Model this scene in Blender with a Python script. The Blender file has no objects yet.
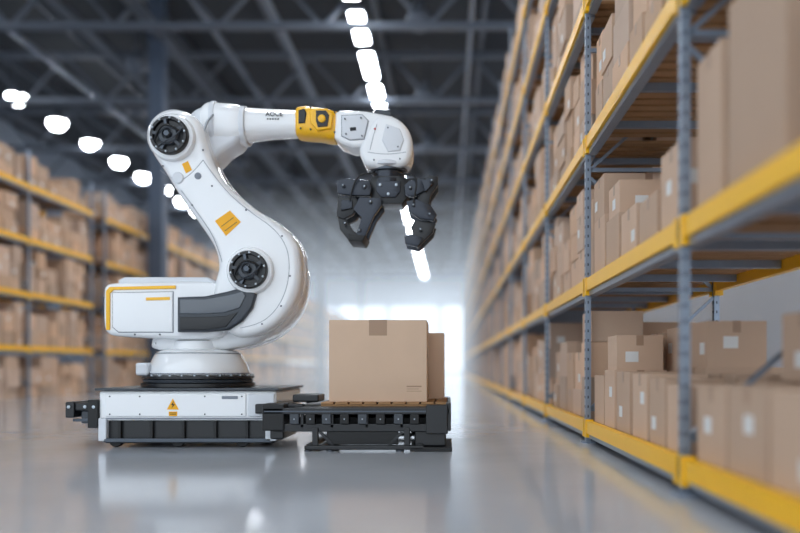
import bpy, bmesh, math, random
from mathutils import Vector, Matrix
random.seed(7)
F=800.0; CX=448.0; CY=367.0; H=0.6
scene=bpy.context.scene

def lin(c):
    return tuple(((v/255.0)/12.92 if v/255.0<=0.04045 else (((v/255.0)+0.055)/1.055)**2.4) for v in c)

def mat(name,col,rough=0.5,metal=0.0,noise=0.0,nscale=8.0,bump=0.0,attr=False,emis=0.0,coat=0.0,spec=0.5):
    m=bpy.data.materials.new(name); m.use_nodes=True
    nt=m.node_tree; b=nt.nodes['Principled BSDF']
    c=lin(col)
    b.inputs['Base Color'].default_value=(*c,1)
    b.inputs['Roughness'].default_value=rough
    b.inputs['Metallic'].default_value=metal
    b.inputs['Specular IOR Level'].default_value=spec
    b.inputs['Coat Weight'].default_value=coat
    b.inputs['Coat Roughness'].default_value=0.08
    if emis>0:
        b.inputs['Emission Color'].default_value=(*c,1)
        b.inputs['Emission Strength'].default_value=emis
    src=None
    if attr:
        a=nt.nodes.new('ShaderNodeVertexColor'); a.layer_name='Col'; src=a.outputs['Color']
    if noise>0 or bump>0:
        tc=nt.nodes.new('ShaderNodeTexCoord')
        n=nt.nodes.new('ShaderNodeTexNoise'); n.inputs['Scale'].default_value=nscale; n.inputs['Detail'].default_value=6
        nt.links.new(tc.outputs['Object'],n.inputs['Vector'])
        if noise>0:
            mr=nt.nodes.new('ShaderNodeMapRange')
            mr.inputs['To Min'].default_value=1-noise; mr.inputs['To Max'].default_value=1+noise
            nt.links.new(n.outputs['Fac'],mr.inputs['Value'])
            mx=nt.nodes.new('ShaderNodeVectorMath'); mx.operation='SCALE'
            if src is not None: nt.links.new(src,mx.inputs[0])
            else: mx.inputs[0].default_value=c
            nt.links.new(mr.outputs['Result'],mx.inputs['Scale'])
            src=mx.outputs['Vector']
        if bump>0:
            bp=nt.nodes.new('ShaderNodeBump'); bp.inputs['Strength'].default_value=bump; bp.inputs['Distance'].default_value=0.01
            nt.links.new(n.outputs['Fac'],bp.inputs['Height']); nt.links.new(bp.outputs['Normal'],b.inputs['Normal'])
    if src is not None: nt.links.new(src,b.inputs['Base Color'])
    return m

M={}
M['white']=mat('white_paint',(242,244,246),0.2,coat=0.8,noise=0.015,nscale=3)
M['white2']=mat('offwhite_paint',(218,222,228),0.3,noise=0.02,nscale=4,coat=0.3)
M['seam']=mat('panel_gap',(130,136,146),0.6)
M['black']=mat('black_plastic',(20,22,26),0.34,noise=0.1,nscale=20)
M['black2']=mat('black_rubber',(12,13,15),0.5)
M['gm']=mat('gunmetal_casting',(52,56,64),0.24,metal=0.5,noise=0.1,nscale=16)
M['dgrey']=mat('dark_grey_cover',(56,62,70),0.36,noise=0.08,nscale=9)
M['cover']=mat('smoked_cover',(88,94,102),0.22,coat=0.5)
M['steel']=mat('steel',(170,178,186),0.3,metal=0.9)
M['steelD']=mat('dark_steel',(82,88,96),0.35,metal=0.8)
M['yellow']=mat('yellow_paint',(254,192,10),0.35,noise=0.03,nscale=5,coat=0.3)
M['sticker']=mat('yellow_sticker',(250,180,16),0.5)
M['beam']=mat('yellow_beam_paint',(254,192,8),0.4,noise=0.05,nscale=3)
M['galv']=mat('galvanized_steel',(142,154,170),0.4,metal=0.5,noise=0.12,nscale=12)
M['hole']=mat('slot_shadow_steel',(56,62,70),0.7)
M['wood']=mat('pine_boards',(168,128,88),0.75,noise=0.18,nscale=7)
M['card']=mat('cardboard',(190,160,135),0.82,attr=True,noise=0.05,nscale=5)
M['tape']=mat('packing_tape',(168,136,110),0.4)
M['label']=mat('paper_label',(226,226,224),0.7)
M['print']=mat('print_ink',(120,92,70),0.8)
M['ink']=mat('black_ink',(30,30,34),0.6)
M['red']=mat('red_plastic',(190,40,30),0.4)
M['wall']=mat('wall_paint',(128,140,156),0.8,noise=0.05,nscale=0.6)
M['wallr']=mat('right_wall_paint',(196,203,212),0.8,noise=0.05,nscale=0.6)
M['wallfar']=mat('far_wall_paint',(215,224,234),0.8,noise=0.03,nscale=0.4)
M['ceil']=mat('ceiling_deck',(52,57,64),0.8,noise=0.15,nscale=0.7)
M['truss']=mat('truss_steel',(98,106,118),0.5,metal=0.2)
M['col']=mat('column_paint',(74,88,108),0.5,noise=0.05)
M['lamp']=mat('lamp_diffuser',(242,248,255),0.5,emis=36.0)
M['wallglow']=mat('far_wall_glow',(226,240,255),0.4,emis=2.2)  # self-lit surface, added to make the far wall bright

def floor_mat():
    m=bpy.data.materials.new('polished_concrete'); m.use_nodes=True
    nt=m.node_tree; b=nt.nodes['Principled BSDF']
    tc=nt.nodes.new('ShaderNodeTexCoord')
    n=nt.nodes.new('ShaderNodeTexNoise'); n.inputs['Scale'].default_value=0.8; n.inputs['Detail'].default_value=5; n.inputs['Roughness'].default_value=0.55
    n2=nt.nodes.new('ShaderNodeTexNoise'); n2.inputs['Scale'].default_value=1.7; n2.inputs['Detail'].default_value=3
    nt.links.new(tc.outputs['Object'],n.inputs['Vector']); nt.links.new(tc.outputs['Object'],n2.inputs['Vector'])
    cr=nt.nodes.new('ShaderNodeValToRGB')
    cr.color_ramp.elements[0].position=0.25; cr.color_ramp.elements[0].color=(*lin((180,185,193)),1)
    cr.color_ramp.elements[1].position=0.75; cr.color_ramp.elements[1].color=(*lin((199,203,210)),1)
    nt.links.new(n.outputs['Fac'],cr.inputs['Fac'])
    nt.links.new(cr.outputs['Color'],b.inputs['Base Color'])
    mr=nt.nodes.new('ShaderNodeMapRange'); mr.inputs['To Min'].default_value=0.07; mr.inputs['To Max'].default_value=0.17
    nt.links.new(n2.outputs['Fac'],mr.inputs['Value']); nt.links.new(mr.outputs['Result'],b.inputs['Roughness'])
    b.inputs['Specular IOR Level'].default_value=0.9
    return m
M['floor']=floor_mat()

class Acc:
    def __init__(s): s.v=[];s.f=[];s.m=[];s.c=[];s.mats=[]
    def mi(s,k):
        if k not in s.mats: s.mats.append(k)
        return s.mats.index(k)
    def box(s,a,b,k,c=(1,1,1),ang=0.0):
        i=len(s.v); x0,y0,z0=a;x1,y1,z1=b
        P=[(x0,y0,z0),(x1,y0,z0),(x1,y1,z0),(x0,y1,z0),(x0,y0,z1),(x1,y0,z1),(x1,y1,z1),(x0,y1,z1)]
        s.v+=P
        for q in ((0,3,2,1),(4,5,6,7),(0,1,5,4),(1,2,6,5),(2,3,7,6),(3,0,4,7)):
            s.f.append(tuple(i+j for j in q)); s.m.append(s.mi(k)); s.c.append(c)
    def strut(s,p,q,r,k):
        p=Vector(p);q=Vector(q);d=(q-p).normalized()
        u=d.cross(Vector((0,0,1)))
        if u.length<0.01: u=Vector((1,0,0))
        u.normalize(); w=d.cross(u)
        i=len(s.v)
        for e in (p,q):
            for a,b in ((-1,-1),(1,-1),(1,1),(-1,1)):
                s.v.append(tuple(e+u*a*r+w*b*r))
        for f in ((0,1,2,3),(7,6,5,4),(0,4,5,1),(1,5,6,2),(2,6,7,3),(3,7,4,0)):
            s.f.append(tuple(i+j for j in f)); s.m.append(s.mi(k)); s.c.append((1,1,1))
    def obj(s,name,parent=None,bevel=0.0):
        me=bpy.data.meshes.new(name); me.from_pydata(s.v,[],s.f)
        for k in s.mats: me.materials.append(M[k])
        me.polygons.foreach_set('material_index',s.m)
        ca=me.color_attributes.new('Col','FLOAT_COLOR','CORNER')
        d=[]
        for p,c in zip(me.polygons,s.c): d+= [c[0],c[1],c[2],1.0]*p.loop_total
        ca.data.foreach_set('color',d)
        o=bpy.data.objects.new(name,me); scene.collection.objects.link(o)
        if bevel>0:
            md=o.modifiers.new('bevel','BEVEL'); md.width=bevel; md.segments=2; md.limit_method='ANGLE'
        if parent: par(o,parent)
        return o

def empty(name,loc):
    e=bpy.data.objects.new(name,None); e.location=loc; e.empty_display_size=0.2
    scene.collection.objects.link(e); return e
def par(o,e):
    o.parent=e; o.matrix_parent_inverse=Matrix.Translation(-Vector(e.location))

def finish(name,verts,faces,k,parent,ang=35):
    me=bpy.data.meshes.new(name); me.from_pydata(verts,[],faces)
    bm=bmesh.new(); bm.from_mesh(me); bmesh.ops.recalc_face_normals(bm,faces=bm.faces); bm.to_mesh(me); bm.free()
    me.shade_smooth(); me.set_sharp_from_angle(angle=math.radians(ang))
    me.materials.append(M[k])
    o=bpy.data.objects.new(name,me); scene.collection.objects.link(o)
    if parent: par(o,parent)
    return o

def W(px,py,Y):  # blueprint coordinates -> metres on the plane at depth Y
    return ((px-CX)*Y/F, H+(CY-py)*Y/F)

def catmull(pts,n=5):
    out=[];N=len(pts)
    for i in range(N):
        p0,p1,p2,p3=[pts[(i+j-1)%N] for j in range(4)]
        for t in range(n):
            t=t/n
            out.append(tuple(0.5*((2*p1[a])+(-p0[a]+p2[a])*t+(2*p0[a]-5*p1[a]+4*p2[a]-p3[a])*t*t+(-p0[a]+3*p1[a]-3*p2[a]+p3[a])*t**3) for a in (0,1)))
    return out

def slab(name,pts,yf,th,b,k,parent,smooth=False,seg=4,n=5,yref=None):
    if smooth: pts=catmull(pts,n)
    P=[Vector(W(x,y,yref or yf)) for x,y in pts]
    area=sum(P[i].x*P[(i+1)%len(P)].y-P[(i+1)%len(P)].x*P[i].y for i in range(len(P)))
    if area<0: P.reverse()
    N=len(P); nor=[]
    for i in range(N):
        a=(P[i]-P[i-1]); c=(P[(i+1)%N]-P[i])
        if a.length<1e-9: a=c
        if c.length<1e-9: c=a
        a.normalize(); c.normalize()
        na=Vector((-a.y,a.x)); nc=Vector((-c.y,c.x)); m=na+nc
        if m.length<1e-6: m=na
        m.normalize(); d=max(0.5,m.dot(na)); nor.append(m/d)
    V=[];Fc=[];rings=[]
    prof=[]
    for j in range(seg+1):
        t=j/seg*math.pi/2; prof.append((b*(1-math.sin(t)), b*(1-math.cos(t))))
    prof2=[(ins,th-dy) for ins,dy in reversed(prof)]
    for ins,dy in prof+prof2:
        r=[]
        for i in range(N):
            q=P[i]+nor[i]*ins; V.append((q.x,yf+dy,q.y)); r.append(len(V)-1)
        rings.append(r)
    for a,c in zip(rings,rings[1:]):
        for i in range(N):
            Fc.append((a[i],a[(i+1)%N],c[(i+1)%N],c[i]))
    Fc.append(tuple(rings[0])); Fc.append(tuple(reversed(rings[-1])))
    return finish(name,V,Fc,k,parent)

def lathe(name,prof,center,axis,k,parent,n=40,flip=1):
    V=[];Fc=[];R=[]
    for r,h in prof:
        ring=[]
        for i in range(n):
            a=2*math.pi*i/n; u=r*math.cos(a); w=r*math.sin(a)
            if axis=='Z': p=(center[0]+u,center[1]+w,center[2]+h)
            elif axis=='Y': p=(center[0]+u,center[1]-h,center[2]+w)
            else: p=(center[0]+h,center[1]+u,center[2]+w)
            V.append(p); ring.append(len(V)-1)
        R.append(ring)
    for a,c in zip(R,R[1:]):
        for i in range(n): Fc.append((a[i],a[(i+1)%n],c[(i+1)%n],c[i]))
    Fc.append(tuple(R[0])); Fc.append(tuple(reversed(R[-1])))
    return finish(name,V,Fc,k,parent)

def loft(name,secs,yc,k,parent,n=36,e=2.4,yref=None):
    yr=yref or yc
    C=[Vector(W(s[0],s[1],yr)) for s in secs]
    V=[];Fc=[];R=[]
    for i,s in enumerate(secs):
        t=(C[min(i+1,len(C)-1)]-C[max(i-1,0)]).normalized(); u=Vector((-t.y,t.x))
        hh=s[2]*yr/F; hd=s[3]; ring=[]
        for j in range(n):
            a=2*math.pi*j/n; ca,sa=math.cos(a),math.sin(a)
            p=math.copysign(abs(ca)**(2/e),ca)*hh; q=math.copysign(abs(sa)**(2/e),sa)*hd
            x=C[i]+u*p; V.append((x.x,yc+q,x.y)); ring.append(len(V)-1)
        R.append(ring)
    for a,c in zip(R,R[1:]):
        for i in range(n): Fc.append((a[i],a[(i+1)%n],c[(i+1)%n],c[i]))
    Fc.append(tuple(R[0])); Fc.append(tuple(reversed(R[-1])))
    return finish(name,V,Fc,k,parent)

def bbox(name,a,b,k,parent,bev=0.006):
    A=Acc(); A.box(a,b,k); return A.obj(name,parent,bev)

def cable(name,pts,r,k,parent):
    cu=bpy.data.curves.new(name,'CURVE'); cu.dimensions='3D'; cu.bevel_depth=r; cu.bevel_resolution=3
    sp=cu.splines.new('NURBS'); sp.points.add(len(pts)-1); sp.order_u=3; sp.use_endpoint_u=True
    for p,q in zip(sp.points,pts): p.co=(*q,1)
    cu.materials.append(M[k])
    o=bpy.data.objects.new(name,cu); scene.collection.objects.link(o)
    if parent: par(o,parent)
    return o

def text(name,s,px,py,Y,size,k,parent,bold=0):
    cu=bpy.data.curves.new(name,'FONT'); cu.body=s; cu.size=size; cu.extrude=0.0006; cu.offset=bold
    cu.materials.append(M[k]); o=bpy.data.objects.new(name,cu); scene.collection.objects.link(o)
    x,z=W(px,py,Y); o.location=(x,Y,z); o.rotation_euler=(math.pi/2,0,0)
    if parent:
        o.parent=parent; o.matrix_parent_inverse=Matrix.Translation(-Vector(parent.location))
    return o

# =============== ROOM ===============
YE=78.0
bbox('floor',(-18,-14,-0.1),(8,YE,0.0),'floor',None,0)
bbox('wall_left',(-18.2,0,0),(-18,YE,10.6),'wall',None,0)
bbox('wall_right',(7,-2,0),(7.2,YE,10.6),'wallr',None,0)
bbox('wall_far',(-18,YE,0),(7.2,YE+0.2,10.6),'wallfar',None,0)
bbox('ceiling',(-18.2,-1,10.6),(7.2,YE+0.2,10.8),'ceil',None,0)
for i,x in enumerate((-15.5,-10.5,-5.5,-0.5)):
    bbox('glow_panel_%d'%(i+1),(x,YE-0.12,0.3),(x+4.4,YE-0.02,6.4),'wallglow',None,0)  # glowing panels added on the far wall to brighten the aisle end
# self-lit absorbing volume that paints bright haze into the far part of the aisle
hm=bpy.data.materials.new('glow_haze'); hm.use_nodes=True
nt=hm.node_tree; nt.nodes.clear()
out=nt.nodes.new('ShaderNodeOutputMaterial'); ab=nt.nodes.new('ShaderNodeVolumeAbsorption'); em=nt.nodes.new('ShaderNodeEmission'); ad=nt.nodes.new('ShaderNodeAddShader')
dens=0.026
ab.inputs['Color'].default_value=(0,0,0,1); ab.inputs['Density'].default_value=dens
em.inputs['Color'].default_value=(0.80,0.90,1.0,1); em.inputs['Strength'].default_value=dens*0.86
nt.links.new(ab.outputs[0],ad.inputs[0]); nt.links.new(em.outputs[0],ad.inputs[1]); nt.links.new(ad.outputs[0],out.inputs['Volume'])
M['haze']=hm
bbox('glow_haze',(-7.3,22.0,0.01),(1.0,YE-0.3,5.6),'haze',None,0)

A=Acc()
y=3.0
while y<YE:
    for z in (8.7,10.1):
        A.box((-18,y-0.09,z),(7,y+0.09,z+0.16),'truss')
    x=-18.0; up=True
    while x<7:
        A.strut((x,y,8.76 if up else 10.15),(min(x+1.25,7),y,10.15 if up else 8.76),0.045,'truss'); x+=1.25; up=not up
    y+=5.4
for x in range(-17,7,3):
    A.box((x-0.06,-1,10.3),(x+0.06,YE,10.58),'truss')
for x in (-11.6,-6.2,-4.4,0.6,3.5):
    A.box((x-0.05,-1,9.45),(x+0.05,YE,9.6),'galv')
for x in (-9.2,-7.4):
    A.box((x-0.16,-1,9.1),(x+0.16,YE,9.2),'truss')
A.obj('roof_trusses')
for cy_ in (21.0,48.0,70.0):
    A=Acc(); A.box((-7.8,cy_-0.2,0),(-7.42,cy_+0.2,10.6),'col'); A.box((-7.9,cy_-0.3,0),(-7.32,cy_+0.3,0.03),'col')
    A.obj('steel_column',None,0.02)

def lamprow(x,y0,y1,step,w,l,z=9.0,pre='strip_ceiling_light'):
    A=Acc(); y=y0
    while y<y1:
        A.box((x-w/2,y-l/2,z),(x+w/2,y+l/2,z+0.04),'lamp')
        A.box((x-w/2-.04,y-l/2-.04,z+0.04),(x+w/2+.04,y+l/2+.04,z+0.14),'truss')
        for yy in (y-l/3,y+l/3): A.box((x-.01,yy-.01,z+.14),(x+.01,yy+.01,10.59),'truss')
        y+=step
    return A.obj(pre)
lamprow(-2.2,4.9,76,2.5,0.32,1.75)
lamprow(4.6,4.2,76,5.2,0.5,2.1)
def domerow(x,y0,y1,step,z=9.0,lit=True):
    V=[];Fc=[];mi=[];y=y0;n=20
    prof=[(0.05,-0.26,0),(0.18,-0.22,0),(0.26,-0.12,0),(0.29,0.0,0),(0.33,0.02,1),(0.28,0.12,1),(0.12,0.3,1),(0.12,0.42,1),(0.02,0.43,1),(0.015,1.58,1)]
    while y<y1:
        R=[]
        for r,h,k in prof:
            R.append([len(V)+i for i in range(n)])
            V+=[(x+r*math.cos(2*math.pi*i/n),y+r*math.sin(2*math.pi*i/n),z+h) for i in range(n)]
        Fc.append(tuple(reversed(R[0]))); mi.append(0 if lit else 1)
        for j,(a,c) in enumerate(zip(R,R[1:])):
            for i in range(n): Fc.append((a[i],a[(i+1)%n],c[(i+1)%n],c[i])); mi.append(0 if j<3 and lit else 1)
        y+=step
    me=bpy.data.meshes.new('high_bay_lamps'); me.from_pydata(V,[],Fc); me.materials.append(M['lamp']); me.materials.append(M['truss'])
    me.polygons.foreach_set('material_index',mi); me.shade_smooth()
    o=bpy.data.objects.new('high_bay_lamps',me); scene.collection.objects.link(o)
domerow(-13.4,4.2,76,2.58)
domerow(-8.6,6.0,70,5.4,9.0,False)
domerow(-0.7,8.6,70,5.4,9.0,False)

# =============== RACKS & BOXES ===============
BC=(206,175,150)
def cardcol(lo=0.82,hi=1.16):
    k=random.uniform(lo,hi); w=random.uniform(-6,6)
    return tuple(v*k for v in lin((BC[0]+w,BC[1],BC[2]-w)))
def cbox(A,a,b,face=-1,c=None,lab=0.3,tape=True):
    c=c or cardcol()
    A.box(a,b,'card',c,0)
    x0,y0,z0=a;x1,y1,z1=b
    if tape:
        ym=(y0+y1)/2; xm=(x0+x1)/2; t=0.0015; hw=0.025
        if random.random()<0.55:
            A.box((x0-t,ym-hw,z1-0.07),(x1+t,ym+hw,z1+t),'tape')
        else:
            A.box((xm-hw,y0-t,z1-0.07),(xm+hw,y1+t,z1+t),'tape')
    if random.random()<lab:
        w=min(0.09,(y1-y0)*0.35); h=w*0.8; yy=random.uniform(y0+0.03,y1-w-0.03); zz=random.uniform(z0+0.04,max(z0+0.05,z1-h-0.09))
        xf=x0 if face<0 else x1
        A.box((xf-0.002,yy,zz),(xf+0.002,yy+w,zz+h),'label')
    if random.random()<lab:
        w=min(0.09,(x1-x0)*0.3); h=w*0.8; xx=random.uniform(x0+0.03,x1-w-0.03); zz=random.uniform(z0+0.04,max(z0+0.05,z1-h-0.09))
        A.box((xx,y0-0.002,zz),(xx+w,y0+0.002,zz+h),'label')

def fill(A,x0,x1,y0,y1,z,hmax,face,dens=0.97):
    xm=(x0+x1)/2
    rows=((x0+0.03,xm-0.01),(xm+0.01,x1-0.03))
    for ri,(a,b) in enumerate(rows):
        y=y0+random.uniform(0.02,0.06)
        while y<y1-0.26:
            w=random.uniform(0.30,0.5); w=min(w,y1-0.04-y)
            if w<0.2: break
            if random.random()<dens:
                zz=z; top=z+hmax*random.choice((0.6,0.75,0.9,0.98))
                ww=w
                while zz<top-0.16:
                    h=min(random.uniform(0.2,0.38),z+hmax-zz)
                    ins=random.uniform(0,0.04); o2=random.uniform(0,0.03)
                    cbox(A,(a+ins,y+o2,zz),(b-random.uniform(0,0.06),y+ww-random.uniform(0,0.02),zz+h),face)
                    zz+=h
            y+=w+random.uniform(0.006,0.03)

def rack(xf,xb,ys,levels,top,face,name,near=False):
    A=Acc(); s=1 if xb>xf else -1; p=0.042; hy=0.026
    for y in ys:
        for x in (xf,xb-s*p):
            xa,xc=sorted((x,x+s*p))
            A.box((xa,y-hy,0.012),(xc,y+hy,top),'galv')
            A.box((xa-0.03,y-0.06,0),(xc+0.03,y+0.06,0.012),'galv')
            if y<12:
                z=0.2
                while z<min(top,5):
                    A.box((min(xa,xc)-0.001,y-0.015,z),(max(xa,xc)+0.001,y-0.007,z+0.022),'hole')
                    A.box((min(xa,xc)-0.001,y+0.007,z),(max(xa,xc)+0.001,y+0.015,z+0.022),'hole')
                    A.box((xa+0.015,y-hy-0.001,z),(xa+0.025,y-hy+0.001,z+0.022),'hole')
                    z+=0.075
        z=0.25; up=True
        while z<top-0.9:
            A.box((min(xf,xb)+p,y-0.012,z),(max(xf,xb)-p,y+0.012,z+0.03),'galv')
            a,b=(xf+s*p,xb-s*p) if up else (xb-s*p,xf+s*p)
            A.strut((a,y,z+0.02),(b,y,z+0.9),0.012,'galv'); z+=0.95; up=not up
    for y0,y1 in zip(ys,ys[1:]):
        for z in levels:
            for x in (xf-s*0.004,xb-s*0.045):
                xa,xc=sorted((x,x+s*0.05))
                A.box((xa,y0+hy,z-0.045),(xc,y1-hy,z+0.05),'beam')
                for yy in (y0+hy,y1-hy-0.05):
                    A.box((xa-0.006,yy,z-0.08),(xc+0.006,yy+0.05,z+0.06),'beam')
            xa,xc=sorted((xf+s*0.02,xf+s*0.085)); A.box((xa,y0+hy,z-0.085),(xc,y1-hy,z-0.046),'galv')
            for t in (0.2,0.5,0.8):
                yy=y0+(y1-y0)*t
                xa,xc=sorted((xf+s*0.085,xb-s*0.05)); A.box((xa,yy-0.02,z-0.02),(xc,yy+0.02,z+0.03),'galv')
            st=0.13 if y0<20 else 0.3
            yy=y0+0.05
            while yy<y1-0.1:
                xa,xc=sorted((xf+s*0.05,xb-s*0.05))
                A.box((xa,yy,z+0.03),(xc,yy+st*0.68,z+0.052),'wood'); yy+=st
    return A.obj(name)

XR=1.09; XB=2.15
B=2.6
ysR=[3.76+B*i for i in range(-2,24)]
levR=[0.126+1.118*k for k in range(6)]
rack(XR,XB,ysR,levR,6.6,-1,'pallet_rack')
A=Acc()
for y0,y1 in zip(ysR,ysR[1:]):
    for li,z in enumerate(levR):
        zz=z+0.052
        if abs(y0-1.16)<0.1 and li in (0,1): continue
        if abs(y0-3.76)<0.1 and li in (0,1): continue
        if y0<1: continue
        fill(A,XR+0.02,XB,y0+0.04,y1-0.04,zz,0.92,-1)
A.obj('stacked_cardboard_boxes',None,0.004)
A=Acc()
z0=levR[0]+0.052; z1=levR[1]+0.052
def cb(x0,x1,y0,y1,z,h,k=1.0,lab=0.5):
    c=tuple(v*k for v in lin(BC)); cbox(A,(x0,y0,z),(x1,y1,z+h),-1,c,lab)
cb(1.14,1.50,3.28,3.66,z0,0.34,0.9); cb(1.14,1.48,2.86,3.25,z0,0.35,0.82,1); cb(1.14,1.52,2.42,2.83,z0,0.34,0.92,1)
cb(1.14,1.5,1.95,2.38,z0,0.33,0.9); cb(1.14,1.5,1.45,1.92,z0,0.36,1.0)
cb(1.56,2.05,3.2,3.66,z0,0.36,0.9); cb(1.56,2.05,2.7,3.17,z0,0.36,0.95); cb(1.56,2.05,2.2,2.67,z0,0.36,1.0)
cb(1.56,2.05,1.7,2.17,z0,0.36,1.0)
cb(1.52,1.78,3.24,3.64,z0+0.36,0.30,0.92); cb(1.6,2.0,2.72,3.14,z0+0.36,0.26,0.9)
cb(1.14,1.42,3.34,3.66,z1,0.68,0.9,0); cb(1.44,1.9,3.30,3.66,z1,0.5,0.95)
cb(1.15,1.62,2.72,3.28,z1,0.78,0.78,0); cb(1.68,2.08,2.6,3.2,z1,0.7,0.9)
cb(1.16,1.6,1.9,2.46,z1,0.56,0.8,0)
for (y,w,h,k) in ((5.86,0.36,0.36,0.96),(5.48,0.34,0.4,1.02),(5.02,0.38,0.39,0.86),(4.58,0.36,0.38,1.0),(4.20,0.32,0.36,0.86),(3.86,0.3,0.33,1.0)):
    cb(1.14,1.47+random.uniform(-.03,.03),y,y+w,z0,h,k,0.6)
for (y,w,h,k) in ((5.8,0.42,0.4,0.9),(5.3,0.44,0.4,0.94),(4.8,0.44,0.42,0.9),(4.3,0.44,0.38,0.92),(3.84,0.4,0.38,0.9)):
    cb(1.54,2.04,y,y+w,z0,h,k,0.4)
cb(1.16,1.48,5.5,5.80,z0+0.40,0.24,1.0,0.5)
cb(1.56,1.95,5.8,6.15,z0+0.40,0.27,0.9,0.5); cb(1.56,1.98,5.32,5.7,z0+0.40,0.29,1.05,0.5); cb(1.56,1.92,4.82,5.2,z0+0.42,0.28,0.93,0.5)
for (x0,x1,y,w,z,h,k) in ((1.14,1.45,5.82,0.42,0,0.42,1.0),(1.14,1.44,5.84,0.4,0.42,0.30,0.88),(1.14,1.5,5.34,0.42,0,0.34,0.9),
    (1.15,1.46,5.36,0.36,0.34,0.22,1.05),(1.14,1.48,4.84,0.42,0,0.30,1.05),(1.14,1.44,4.36,0.4,0,0.27,0.88),(1.14,1.45,3.9,0.38,0,0.42,1.0),
    (1.52,2.02,5.8,0.42,0,0.62,0.9),(1.55,2.02,5.3,0.42,0,0.56,1.0),(1.52,2.02,4.8,0.44,0,0.5,0.85),(1.6,2.0,4.82,0.4,0.5,0.26,0.98),(1.53,2.0,4.3,0.42,0,0.48,0.9),(1.53,2.0,3.85,0.4,0,0.4,0.9)):
    cb(x0,x1,y,y+w,z1+z,h,k,0.6)
A.obj('shelved_cardboard_boxes',None,0.005)

XL=-8.0; XLB=-9.1
levL=[0.95,1.98,3.02,4.05]
def leftrun(ys):
    rack(XL,XLB,ys,levL,4.75,1,'pallet_rack')
    A=Acc()
    for y0,y1 in zip(ys,ys[1:]):
        fill(A,XLB,XL-0.03,y0+0.04,y1-0.04,0.0,0.82,1)
        for i,z in enumerate(levL):
            fill(A,XLB,XL-0.03,y0+0.04,y1-0.04,z+0.052,0.86 if i<3 else 0.6,1)
    A.obj('stacked_cardboard_boxes')
leftrun([7.2,9.9,12.6,15.3,18.0]); leftrun([18.7+2.7*i for i in range(0,19)])

# =============== MOBILE BASE ===============
yb=5.93
base=empty('mobile_robot_base',(-1.95,6.4,0))
def fx(px,Y=yb): return (px-CX)*Y/F
def fz(py,Y=yb): return H+(CY-py)*Y/F
X0=fx(98);X1=fx(276); ZT=fz(389)
bbox('chassis',(X0,yb+0.012,0.20),(X1,6.93,ZT-0.012),'white',base,0.02)
bbox('lower_body',(X0+0.03,yb+0.05,0.03),(X1-0.02,6.88,0.205),'black',base,0.01)
bbox('front_skirt',(X0,yb,0.05),(X0+0.06,yb+0.06,0.22),'white2',base,0.006)
bbox('front_skirt',(X1-0.08,yb,0.05),(X1,yb+0.06,0.22),'white2',base,0.006)
bbox('side_skirt',(X1-0.03,yb+0.05,0.10),(X1,6.9,0.22),'white2',base,0.006)
bbox('skirt_rail',(X0+0.04,yb+0.0,0.04),(X1-0.04,yb+0.05,0.07),'steelD',base,0.005)
bbox('deck_plate',(X0-0.02,yb-0.015,ZT-0.012),(X1+0.02,6.95,ZT+0.006),'dgrey',base,0.004)
bbox('front_panel',(X0+0.05,yb-0.004,0.232),(fx(246),yb+0.02,ZT-0.035),'white',base,0.008)
bbox('front_panel',(fx(248),yb-0.004,0.232),(X1-0.012,yb+0.02,ZT-0.035),'white2',base,0.008)
bbox('panel_seam',(X0+0.02,yb+0.002,0.214),(X1-0.02,yb+0.02,0.222),'seam',base,0)
for px in (110,140,205,242):
    for z in (0.25,ZT-0.055):
        lathe('bolt',[(0.006,0),(0.006,0.004),(0.004,0.006)],(fx(px),yb-0.003,z),'Y','steelD',base,12)
bbox('grab_slot',(fx(222),yb-0.008,fz(399)),(fx(238),yb,fz(396)),'seam',base,0.001)
for px in (118,150,182,214,246):
    bbox('recess_rib',(fx(px)-0.012,yb+0.02,0.06),(fx(px)+0.012,yb+0.06,0.2),'black2',base,0.003)
for px in (112,175,240):
    for yy in (6.02,6.8):
        lathe('wheel',[(0.02,-0.03),(0.05,-0.03),(0.055,-0.02),(0.055,0.02),(0.05,0.03),(0.02,0.03)],(fx(px),yy,0.055),'Y','black2',base,24)
slab('warning_triangle',[(173,398.5),(179,409.5),(167,409.5)],yb-0.006,0.002,0.0002,'sticker',base,yref=yb)
slab('warning_bolt_symbol',[(174,401),(171.3,405.2),(173,405.2),(171.8,408.6),(175.2,404.2),(173.5,404.2)],yb-0.008,0.002,0.0002,'ink',base,yref=yb)
slab('warning_text_plate',[(169,411.5),(177.5,411.5),(177.5,416),(169,416)],yb-0.006,0.002,0.0002,'sticker',base,yref=yb)
for yy in (412.6,414.0): slab('warning_text_line',[(170,yy),(176.5,yy),(176.5,yy+.5),(170,yy+.5)],yb-0.008,0.002,0.0001,'ink',base,yref=yb)
bbox('bumper_bar',(fx(66),yb+0.02,fz(411)),(fx(100),yb+0.75,fz(403)),'black',base,0.01)
bbox('bumper_end',(fx(65),yb+0.0,fz(418)),(fx(74),yb+0.8,fz(402)),'black',base,0.01)
bbox('bumper_bracket',(fx(78),yb+0.05,fz(424)),(fx(99),yb+0.3,fz(411)),'dgrey',base,0.008)
bbox('bumper_rod',(fx(70),yb+0.04,fz(422)),(fx(98),yb+0.07,fz(419)),'steelD',base,0.004)
bbox('bumper_plate',(fx(88),yb-0.01,fz(428)),(fx(98),yb+0.5,fz(400)),'black2',base,0.006)
for px in (69,84,94):
    lathe('bolt',[(0.012,0),(0.012,0.008),(0.007,0.01)],(fx(px),yb-0.002+(0.02 if px==84 else 0),fz(407)),'Y','steel',base,14)

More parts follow.
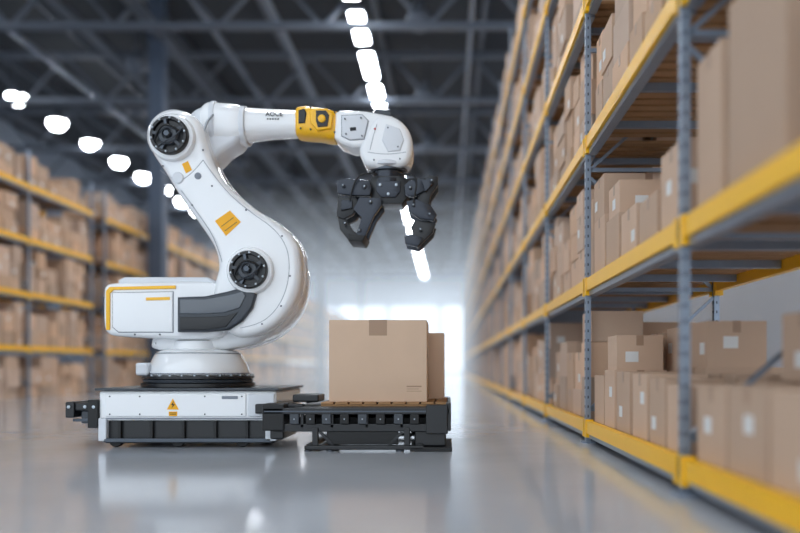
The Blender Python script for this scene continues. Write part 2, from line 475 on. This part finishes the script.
# =============== ROBOT ARM ===============
RX=-2.0; RY=6.43
rob=empty('industrial_robot_arm',(RX,RY,ZT+0.006))
zc=ZT+0.006
lathe('turntable_ring',[(0.42,0),(0.44,0.004),(0.44,0.03),(0.42,0.034)],(RX,RY,zc),'Z','black',rob,64)
lathe('turntable_ring',[(0.39,0.034),(0.42,0.038),(0.425,0.06),(0.405,0.064)],(RX,RY,zc),'Z','dgrey',rob,64)
lathe('turntable_ring',[(0.40,0.064),(0.435,0.067),(0.435,0.086),(0.40,0.09)],(RX,RY,zc),'Z','black',rob,64)
for i in range(28):
    a=2*math.pi*i/28
    lathe('ring_bolt',[(0.010,0.0),(0.010,0.012),(0.006,0.015)],(RX+0.418*math.cos(a),RY+0.418*math.sin(a),zc+0.087),'Z','steel',rob,8)
lathe('pedestal',[(0.37,0.088),(0.39,0.095),(0.395,0.115),(0.385,0.16),(0.36,0.21),(0.34,0.25),(0.32,0.275),(0.28,0.29),(0.22,0.30),(0.21,0.36),(0.19,0.37)],(RX,RY,zc),'Z','white',rob,64)
lathe('pedestal_seam',[(0.391,0.100),(0.3985,0.104),(0.3985,0.108),(0.391,0.112)],(RX,RY,zc),'Z','seam',rob,64)
lathe('pedestal_seam',[(0.33,0.262),(0.336,0.263),(0.336,0.266),(0.33,0.268)],(RX,RY,zc),'Z','seam',rob,64)
bbox('pedestal_lug',(RX-0.40,RY-0.3,zc+0.09),(RX-0.30,RY-0.1,zc+0.19),'white2',rob,0.02)

yh=6.16
slab('shoulder_yoke',[(158,350),(150,342),(160,333),(205,320),(216,290),(245,262),(285,250),(301,266),(301,292),(292,315),(275,333),(250,345),(215,350)],6.28,0.42,0.05,'white',rob,smooth=True)
slab('rear_housing',[(103,293),(105,286),(113,283),(150,282),(190,281),(216,283),(225,292),(228,310),(222,334),(200,339),(150,338),(116,336),(106,332),(103,322)],yh,0.52,0.035,'white',rob,smooth=True,n=4)
slab('housing_cover',[(113,293),(173,292),(173,332),(119,332),(113,327)],yh-0.010,0.03,0.006,'white',rob,yref=yh)
slab('housing_cover_gap',[(112.4,292.4),(173.7,291.3),(173.7,332.7),(118.6,332.7),(112.4,327.4)],yh-0.002,0.01,0.001,'seam',rob,yref=yh)
slab('yellow_trim',[(106.5,330),(106.5,291),(110,287),(176,285.5),(176,288.8),(114,290),(110.3,293.5),(110.3,330)],yh-0.012,0.02,0.003,'yellow',rob,yref=yh)
slab('yellow_trim',[(146,297.5),(170,296.9),(170,300),(146,300.5)],yh-0.014,0.008,0.001,'yellow',rob,yref=yh-0.010)
slab('housing_lid',[(116,279.5),(122,276.5),(205,276.5),(212,282),(116,283.5)],yh+0.04,0.42,0.012,'white2',rob,yref=yh)
slab('side_grille',[(103.5,318),(101.5,316),(101.5,297),(103.5,295),(108,295),(108,318)],yh+0.03,0.3,0.004,'dgrey',rob,yref=yh)
slab('dark_cover',[(177,297),(205,296),(228,291),(246,286),(256,294),(252,308),(242,321),(228,330),(205,332),(177,332)],6.075,0.10,0.02,'dgrey',rob)
slab('dark_cover_panel',[(180,299),(206,299),(228,295),(243,291),(246,296),(240,308),(224,313),(205,314),(180,314)],6.066,0.03,0.008,'cover',rob,yref=6.075)
slab('dark_cover_lip',[(180,317),(206,317),(226,316),(238,312),(226,327),(205,330),(180,330)],6.066,0.03,0.005,'black',rob,yref=6.075)
for p in ((160,334.5),(135,334.5)):
    x,z=W(p[0],p[1],yh); lathe('bolt',[(0.007,0),(0.007,0.006),(0.005,0.008)],(x,yh,z),'Y','steelD',rob,12)

ya=6.12
low=[(150,150),(146,132),(153,116),(170,108),(187,111),(199,122),(205,142),(214,166),(230,188),(254,208),(280,224),(296,242),(300,262),(299,285),(290,308),(274,326),(254,336),(234,336),(219,324),(212,304),(213,284),(217,266),(213,247),(200,226),(180,198),(164,172)]
slab('lower_arm_shell',low,ya,0.30,0.065,'white',rob,smooth=True,seg=6)
slab('lower_arm_back_shell',[(px+3.5,py+2.5) for px,py in low],ya+0.20,0.24,0.04,'white2',rob,smooth=True)
def seamline(pts,Y,r=0.002,k='seam'):
    cable('panel_seam',[(W(x,y,Y)[0],Y,W(x,y,Y)[1]) for x,y in pts],r,k,rob)
seamline([(203,160),(222,188),(250,212),(274,228),(287,246),(290,268),(286,292),(275,312),(258,325),(240,328)],ya-0.0005)
seamline([(160,170),(176,184),(194,172),(203,160)],ya-0.0005)
seamline([(222,262),(216,240),(200,216),(181,190)],ya-0.0005)
slab('arm_sticker',[(215,221),(230,210.5),(241,222),(226,236)],ya-0.003,0.004,0.0005,'sticker',rob,yref=ya)
for t in (0.4,0.7):
    a=(215+11*t,221+15*t); slab('sticker_line',[(a[0]+2,a[1]-0.6),(a[0]+14,a[1]-9.6),(a[0]+14.4,a[1]-9.2),(a[0]+2.4,a[1]-.2)],ya-0.005,0.003,0.0001,'print',rob,yref=ya)
slab('arm_sticker',[(182,164),(188,161),(192,170),(186,173.5)],ya-0.003,0.004,0.0005,'sticker',rob,yref=ya)
for p in ((163,166),(203,150),(212,186),(246,210),(282,236),(290,276),(281,306),(262,324),(222,304),(192,205)):
    x,z=W(p[0],p[1],ya); lathe('bolt',[(0.007,-0.002),(0.007,0.003),(0.005,0.005)],(x,ya,z),'Y','steelD',rob,14)
x,z=W(178,178,ya); lathe('access_cap',[(0.045,-0.002),(0.045,0.006),(0.038,0.012),(0.012,0.013)],(x,ya,z),'Y','white2',rob,28)
x,z=W(198,176,ya); lathe('access_cap_ring',[(0.026,-0.002),(0.026,0.005),(0.018,0.007)],(x,ya,z),'Y','seam',rob,24)
def hub(name,px,py,Y,r,tilt=0):
    x,z=W(px,py,Y)
    lathe(name+'_collar',[(r*1.28,-0.06),(r*1.28,0.0),(r*1.2,0.016),(r*1.04,0.02)],(x,Y+0.03,z),'Y','white',rob,48)
    lathe(name+'_ring',[(r*1.02,-0.02),(r*1.02,0.035),(r*0.97,0.045),(r*0.84,0.045),(r*0.8,0.02)],(x,Y,z),'Y','black',rob,48)
    lathe(name+'_core',[(r*0.55,0),(r*0.55,0.05),(r*0.48,0.06),(r*0.30,0.06),(r*0.28,0.04)],(x,Y,z),'Y','dgrey',rob,32)
    lathe(name+'_spindle',[(r*0.22,0),(r*0.22,0.075),(r*0.15,0.085)],(x,Y,z),'Y','steelD',rob,6)
    for i in range(10):
        a=2*math.pi*i/10+0.2
        lathe(name+'_bolt',[(0.010,0.03),(0.010,0.052),(0.006,0.056)],(x+r*0.91*math.cos(a),Y,z+r*0.91*math.sin(a)),'Y','steel',rob,6)
    for i in range(5):
        a=2*math.pi*i/5+0.5; c,s=math.cos(a),math.sin(a)
        A=Acc(); A.strut((x+r*0.3*c,Y-0.04,z+r*0.3*s),(x+r*0.85*c,Y-0.035,z+r*0.85*s),0.013,'steelD' if i%2 else 'dgrey'); A.obj(name+'_spoke',rob,0.003)
    pts=[(x-r*0.7,Y-0.045,z-r*0.3),(x-r*0.4,Y-0.09,z+r*0.3),(x+r*0.2,Y-0.095,z+r*0.5),(x+r*0.7,Y-0.05,z+r*0.1)]
    cable(name+'_cable',pts,0.008,'black2',rob)
    pts=[(x-r*0.5,Y-0.045,z-r*0.6),(x,Y-0.09,z-r*0.4),(x+r*0.5,Y-0.085,z-r*0.2),(x+r*0.75,Y-0.05,z+r*0.3)]
    cable(name+'_cable',pts,0.006,'dgrey',rob)
hub('elbow_motor',170,136,6.06,0.14)
hub('shoulder_motor',249,270,6.06,0.14)
x,z=W(176,138,6.3)
lathe('elbow_axle',[(0.19,-0.32),(0.205,-0.3),(0.205,0.1),(0.19,0.12)],(x,6.34,z),'Y','white',rob,48)
yu=6.33
slab('elbow_casting',[(180,124),(190,112),(200,106),(222,104),(240,110),(243,128),(236,142),(224,150),(214,160),(204,166),(190,160),(180,146)],yu-0.02,0.32,0.05,'white2',rob,smooth=True)
loft('elbow_housing',[(199,119,12,.10),(200,119,17,.15),(204,119,20,.17),(206,119,21,.175),(228,120.5,21,.175),(236,121,20,.165),(240,121,18,.15)],yu+0.12,'white',rob,e=2.8,yref=yu-0.03)
loft('elbow_clamp_ring',[(238,121,18.5,.155),(239,121,19.5,.165),(243,121,19.5,.165),(244,121,18.5,.155)],yu+0.12,'white2',rob,yref=yu-0.03)
loft('elbow_band',[(209,119,21.2,.178),(210,119,21.8,.182),(213,119,21.8,.182),(214,119,21.2,.178)],yu+0.12,'white2',rob,e=2.8,yref=yu-0.03)
loft('upper_arm_tube',[(243,121,17.5,.145),(252,120.5,16.2,.13),(270,120,14.8,.12),(290,120,13.8,.115),(300,120,13.4,.11)],yu+0.12,'white',rob,yref=yu)
cable('arm_cable',[(W(198,150,6.25)[0],6.2,W(198,150,6.25)[1]),(W(206,136,6.25)[0],6.19,W(206,134,6.25)[1]),(W(210,122,6.25)[0],6.22,W(210,118,6.25)[1]),(W(216,104,6.25)[0],6.4,W(216,102,6.25)[1])],0.010,'steel',rob)
text('upper_arm_lettering','AOCE',265.5,116,yu-0.004,0.05,'ink',rob,0.0008)
for i in range(5):
    slab('small_marking',[(267+2.6*i,118.5),(268.6+2.6*i,118.5),(268.6+2.6*i,119.6),(267+2.6*i,119.6)],yu-0.006,0.006,0.0001,'ink',rob,yref=yu)
loft('yellow_joint',[(295,119.5,13.8,.11),(297,119.5,15,.13),(304,119.5,15.8,.14),(322,121.5,15.4,.14),(334,124.5,15,.14),(338,126,13.5,.13)],yu+0.12,'yellow',rob,e=3.6,yref=yu)
slab('joint_cover',[(299,111),(305,109.5),(307,114),(305.5,124),(299,124)],yu-0.03,0.08,0.008,'black',rob,yref=yu)
slab('joint_cover',[(310,110),(328,110),(334,116),(332,130),(318,132),(311,124)],yu-0.045,0.08,0.012,'yellow',rob,yref=yu)
slab('joint_cover_slot',[(317,112.5),(327,112.5),(330,117),(328.5,128),(319,129),(317,123)],yu-0.055,0.03,0.004,'black',rob,yref=yu)
x,z=W(323,121,yu); lathe('joint_screw',[(0.03,0),(0.03,0.02),(0.02,0.026)],(x,yu-0.048,z),'Y','yellow',rob,20)
for p in ((311,108),(311,130),(335,113),(335,133),(301,129)):
    x,z=W(p[0],p[1],yu); lathe('bolt',[(0.006,0),(0.006,0.05),(0.004,0.053)],(x,yu+0.02,z),'Y','steelD',rob,12)
slab('forearm_shell',[(335,112),(340,109.5),(366,110.5),(392,115.5),(400,120),(404,134),(400,146),(366,146),(352,147),(340,142.5),(334,137)],yu-0.03,0.30,0.03,'white',rob,seg=5)
slab('wrist_shell',[(380,113.5),(394,116),(404,123),(410,132),(412.5,143),(411,156),(404,165),(386,167.5),(368,166),(361,158),(359,148),(364,134),(372,120)],yu-0.045,0.33,0.05,'white',rob,smooth=True,seg=6)
slab('forearm_cover',[(342,116),(362,115),(368,121),(364,139),(350,140),(342,136)],yu-0.042,0.03,0.006,'white2',rob,yref=yu-0.03)
slab('forearm_cover_gap',[(341.3,115.3),(362.3,114.3),(369,121),(364.6,139.7),(349.8,140.7),(341.3,136.4)],yu-0.034,0.03,0.001,'seam',rob,yref=yu-0.03)
slab('sensor_box',[(374,112),(376,107.5),(390,109.5),(392,116)],yu+0.02,0.14,0.01,'dgrey',rob,yref=yu)
slab('wrist_panel',[(386,124),(400,129),(404,140),(400,151),(388,152),(382,140)],yu-0.055,0.03,0.008,'white2',rob,yref=yu-0.045)
def seam2(pts): cable('panel_seam',[(W(x,y,yu-.045)[0],yu-.0455,W(x,y,yu-.045)[1]) for x,y in pts],0.002,'seam',rob)
seam2([(368,152),(386,156),(406,152)]); seam2([(377,124),(372,140),(370,150)])
for p in ((345,119),(361,118),(346,134),(362,136),(388,128),(398,147),(374,160),(400,159)):
    x,z=W(p[0],p[1],yu-.045); lathe('bolt',[(0.006,-0.01),(0.006,0.012),(0.004,0.014)],(x,yu-.045,z),'Y','steelD',rob,10)
x,z=W(375,129,yu-.045); lathe('indicator',[(0.008,0),(0.008,0.008),(0.005,0.01)],(x,yu-.045,z),'Y','red',rob,12)
slab('wrist_label',[(350,128),(356,127.5),(356.5,131),(350.5,131.5)],yu-0.044,0.004,0.0004,'ink',rob,yref=yu-.03)
gx,gz=W(388,167,6.42); gy=6.45
lathe('wrist_ring',[(0.16,0.02),(0.18,0.0),(0.18,-0.02),(0.15,-0.035)],(gx,gy,gz+0.015),'Z','white2',rob,40)
lathe('wrist_ring',[(0.15,0.0),(0.155,-0.01),(0.155,-0.03),(0.14,-0.035)],(gx,gy,gz-0.01),'Z','steelD',rob,40)
lathe('tool_flange',[(0.12,0.0),(0.13,-0.01),(0.13,-0.07),(0.15,-0.075),(0.15,-0.105),(0.12,-0.11)],(gx,gy,gz-0.035),'Z','gm',rob,40)

# gripper : two jaws built from straight-edged castings on a cross plate
def g(name,pts,yf,th,k='black',b=0.006): return slab(name,pts,yf,th,b,k,rob,yref=6.36,seg=2)
g('gripper_body',[(372,177),(404,177),(409,183),(409,197),(402,205),(378,205),(370,197),(370,183)],6.32,0.24,'black')
g('gripper_body_plate',[(377,183),(401,183),(401,193),(396,199),(382,199),(377,193)],6.29,0.05,'gm')
g('gripper_cross_plate',[(338,187),(340,181),(422,178),(432,179),(431,186),(412,190),(370,191),(342,192)],6.36,0.16,'black2')
for yf in (6.26,6.50):
    # left jaw
    g('gripper_left_link',[(338,183),(348,181),(370,183),(373,190),(371,198),(354,198),(339,196)],yf,0.06,'gm')
    g('gripper_left_knuckle',[(339,199),(357,200),(360,206),(354,216),(345,221),(338,218)],yf+0.02,0.07,'black')
    g('gripper_left_finger',[(361,200),(382,201),(383,208),(375,219),(366,240),(358,237),(363,220),(355,212)],yf-0.012,0.05,'gm')
    g('gripper_left_strut',[(339,219),(347,221),(354,232),(360,236),(356,243),(350,242),(341,231)],yf+0.03,0.05,'black')
    # right jaw, swung outward
    g('gripper_right_link',[(405,188),(410,183),(424,181),(428,186),(426,193),(414,199),(406,198)],yf,0.06,'gm')
    g('gripper_right_arm',[(425,181),(430,177),(438,179),(438,187),(431,197),(429,208),(419,210),(418,199)],yf+0.03,0.05,'black')
    g('gripper_right_knuckle',[(407,204),(417,202),(431,208),(437,217),(434,223),(420,221),(409,214)],yf-0.012,0.06,'gm')
    g('gripper_right_finger',[(415,222),(436,225),(433,234),(418,249),(411,245),(414,236),(411,229)],yf+0.02,0.05,'black')
    g('gripper_right_toe',[(405,238),(412,236),(424,240),(418,249),(406,246)],yf-0.005,0.04,'gm')
g('gripper_left_pad',[(350,236),(367,238),(364,244),(350,243)],6.24,0.35,'black2')
g('gripper_left_actuator',[(343,203),(354,203),(354,211),(343,213)],6.24,0.05,'gm')
g('gripper_right_actuator',[(422,184),(431,181),(434,186),(426,195)],6.24,0.06,'gm')
for p in ((345,189),(366,190),(347,226),(372,205),(361,233),(411,191),(432,184),(414,208),(430,217),(421,232)):
    x,z=W(p[0],p[1],6.36); lathe('gripper_pin',[(0.014,0),(0.014,0.025),(0.009,0.03)],(x,6.255,z),'Y','steelD',rob,16)
    lathe('gripper_pin_head',[(0.007,0.02),(0.007,0.034),(0.004,0.036)],(x,6.255,z),'Y','steel',rob,6)
for p in ((381,187),(397,187),(389,196)):
    x,z=W(p[0],p[1],6.36); lathe('gripper_bolt',[(0.012,0),(0.012,0.012),(0.006,0.014)],(x,6.29,z),'Y','steel',rob,6)
def pp(x,y,Y): a=W(x,y,6.36); return (a[0],Y,a[1])
cable('gripper_hose',[pp(378,176,6.3),pp(366,176,6.24),(pp(358,183,6.22)),pp(354,194,6.22),pp(352,204,6.22)],0.006,'black2',rob)
cable('gripper_hose',[pp(400,176,6.3),pp(412,177,6.24),(pp(418,184,6.22)),pp(416,196,6.22),pp(414,206,6.22)],0.006,'black2',rob)

# =============== LOADING PLATFORM ===============
plat=empty('loading_platform',(-0.7,6.2,0))
yp=5.70
def qx(px): return (px-CX)*yp/F
def qz(py): return H+(CY-py)*yp/F
zt=0.312
bbox('top_plate',(qx(292),yp+0.05,zt-0.02),(qx(449),6.98,zt),'black',plat,0.004)
bbox('front_rail',(qx(262),yp,zt-0.05),(qx(450),yp+0.05,zt-0.004),'black',plat,0.006)
bbox('rail_groove',(qx(264),yp-0.003,zt-0.034),(qx(448),yp+0.01,zt-0.024),'steelD',plat,0.001)
bbox('lower_rail',(qx(272),yp+0.02,qz(432)),(qx(448),yp+0.08,qz(424)),'black',plat,0.006)
bbox('rear_rail',(qx(275),6.95,qz(430)),(qx(450),6.99,zt-0.004),'black',plat,0.006)
bbox('joint_block',(qx(262),yp+0.0,qz(431)),(qx(284),yp+0.22,qz(404)),'black2',plat,0.01)
bbox('joint_block',(qx(268),yp+0.06,qz(440)),(qx(282),yp+0.2,qz(424)),'black',plat,0.01)
bbox('coupling_arm',(qx(250),yp+0.14,qz(415)),(qx(300),yp+0.22,qz(405)),'black',plat,0.01)
bbox('coupling_motor',(qx(284),yp+0.3,qz(404)),(qx(312),yp+0.6,qz(396)),'black',plat,0.012)
bbox('side_rail',(qx(446),yp,qz(431)),(qx(451),6.96,zt+0.03),'black',plat,0.005)
bbox('side_post',(qx(426),yp-0.01,qz(434)),(qx(448),yp+0.12,qz(405)),'black',plat,0.008)
for i,px in enumerate((290,306,322,340,358,376,394,410)):
    bbox('carriage_block',(qx(px),yp-0.012,qz(424)),(qx(px+9),yp+0.05,qz(414)),'black2' if i%2 else 'dgrey',plat,0.004)
    lathe('bolt',[(0.006,0),(0.006,0.006),(0.004,0.008)],(qx(px+4.5),yp-0.01,qz(419)),'Y','steel',plat,10)
for px in (300,330,365,400,430):
    bbox('web_plate',(qx(px),yp+0.02,qz(428)),(qx(px+3),yp+0.06,qz(410)),'black',plat,0.002)
for i in range(6):
    yy=yp+0.2+i*0.13
    bbox('cross_member',(qx(292),yy,qz(426)),(qx(446),yy+0.04,qz(419)),'black2',plat,0.003)
for px0,px1 in ((312,318),(404,410)):
    for yy in (yp+0.0,6.8):
        bbox('stand_leg',(qx(px0),yy,0.03),(qx(px1),yy+0.05,qz(428)),'black',plat,0.005)
bbox('stand_sill',(qx(305),yp-0.03,0.012),(qx(424),yp+0.05,0.042),'black',plat,0.006)
bbox('stand_sill',(qx(305),6.78,0.012),(qx(424),6.86,0.042),'black',plat,0.006)
bbox('stand_side',(qx(306),yp,0.012),(qx(312),6.84,0.05),'black',plat,0.006)
bbox('stand_side',(qx(417),yp,0.012),(qx(423),6.84,0.05),'black',plat,0.006)
bbox('stand_panel',(qx(326),yp+0.03,qz(445)),(qx(398),yp+0.06,qz(430)),'black2',plat,0.004)
bbox('control_cabinet',(qx(414),yp+0.05,0.03),(qx(446),yp+0.6,qz(431)),'black',plat,0.01)
bbox('floor_foot',(qx(410),yp-0.03,0),(qx(452),yp+0.7,0.03),'black2',plat,0.005)
for px in (308,330,400,420):
    for yy in (yp+0.01,6.82):
        lathe('foot',[(0.03,0),(0.03,0.008),(0.012,0.012)],(qx(px),yy,0),'Z','steelD',plat,16)
slab('brace',[(318,432),(322,432),(336,447),(332,447)],yp+0.02,0.02,0.002,'black',plat)
slab('brace',[(404,432),(400,432),(386,447),(390,447)],yp+0.02,0.02,0.002,'black',plat)

A=Acc(); zp=zt
px0,px1=-0.93,0.0
for y in (5.86,6.3,6.8): A.box((px0,y,zp),(px1,y+0.1,zp+0.014),'wood')
x=px0
while x<px1-0.08:
    A.box((x,5.85,zp+0.014),(min(x+0.09,px1),6.9,zp+0.03),'wood'); x+=0.105
A.obj('wooden_pallet',None,0.002)

def carton(name,x0,x1,y0,y1,z0,z1,mark=True):
    e=empty(name,((x0+x1)/2,(y0+y1)/2,z0))
    c=lin((214,184,158))
    A=Acc(); A.box((x0,y0,z0),(x1,y1,z1-0.003),'card',c); A.obj('body',e,0.006)
    A=Acc(); xm=(x0+x1)/2; ym=(y0+y1)/2
    A.box((x0+0.002,y0+0.002,z1-0.004),(xm-0.0015,y1-0.002,z1),'card',c); A.box((xm+0.0015,y0+0.002,z1-0.004),(x1-0.002,y1-0.002,z1),'card',c); A.obj('top_flaps',e,0.001)
    A=Acc(); w=0.066
    A.box((xm-w,y0-0.0015,z1-0.115),(xm+w,y0+0.002,z1+0.001),'tape'); A.box((xm-w,y0-0.0015,z1-0.001),(xm+w,y1+0.0015,z1+0.0015),'tape')
    A.obj('tape',e)
    if mark:
        A=Acc()
        for i,(a,b,h) in enumerate(((0.02,0.13,0.01),(0.02,0.11,0.004),(0.02,0.13,0.004))):
            zz=z0+0.11-i*0.016; A.box((x1-0.17+a,y0-0.0008,zz),(x1-0.17+b,y0+0.001,zz+h),'tape')
        A.obj('printed_marks',e)
    return e
carton('cardboard_box',-0.878,-0.155,5.90,6.44,zp+0.03,0.947)
carton('cardboard_box',-0.46,-0.028,6.47,6.86,zp+0.03,0.876,False)

# =============== LIGHT ===============
w=bpy.data.worlds.new('World'); scene.world=w; w.use_nodes=True
bg=w.node_tree.nodes['Background']; bg.inputs['Color'].default_value=(0.82,0.91,1.0,1); bg.inputs['Strength'].default_value=1.6

cam=bpy.data.cameras.new('camera'); co=bpy.data.objects.new('camera',cam); scene.collection.objects.link(co)
co.location=(0,0,H); co.rotation_euler=(math.pi/2,0,0)
cam.lens=36; cam.sensor_width=36
cam.shift_x=-(CX-400)/800; cam.shift_y=(CY-266.5)/800
cam.dof.use_dof=True; cam.dof.focus_distance=5.85; cam.dof.aperture_fstop=0.42
cam.clip_end=300; cam.clip_start=0.05
scene.camera=co
scene.view_settings.view_transform='Standard'
scene.view_settings.look='None'
scene.view_settings.exposure=0.28
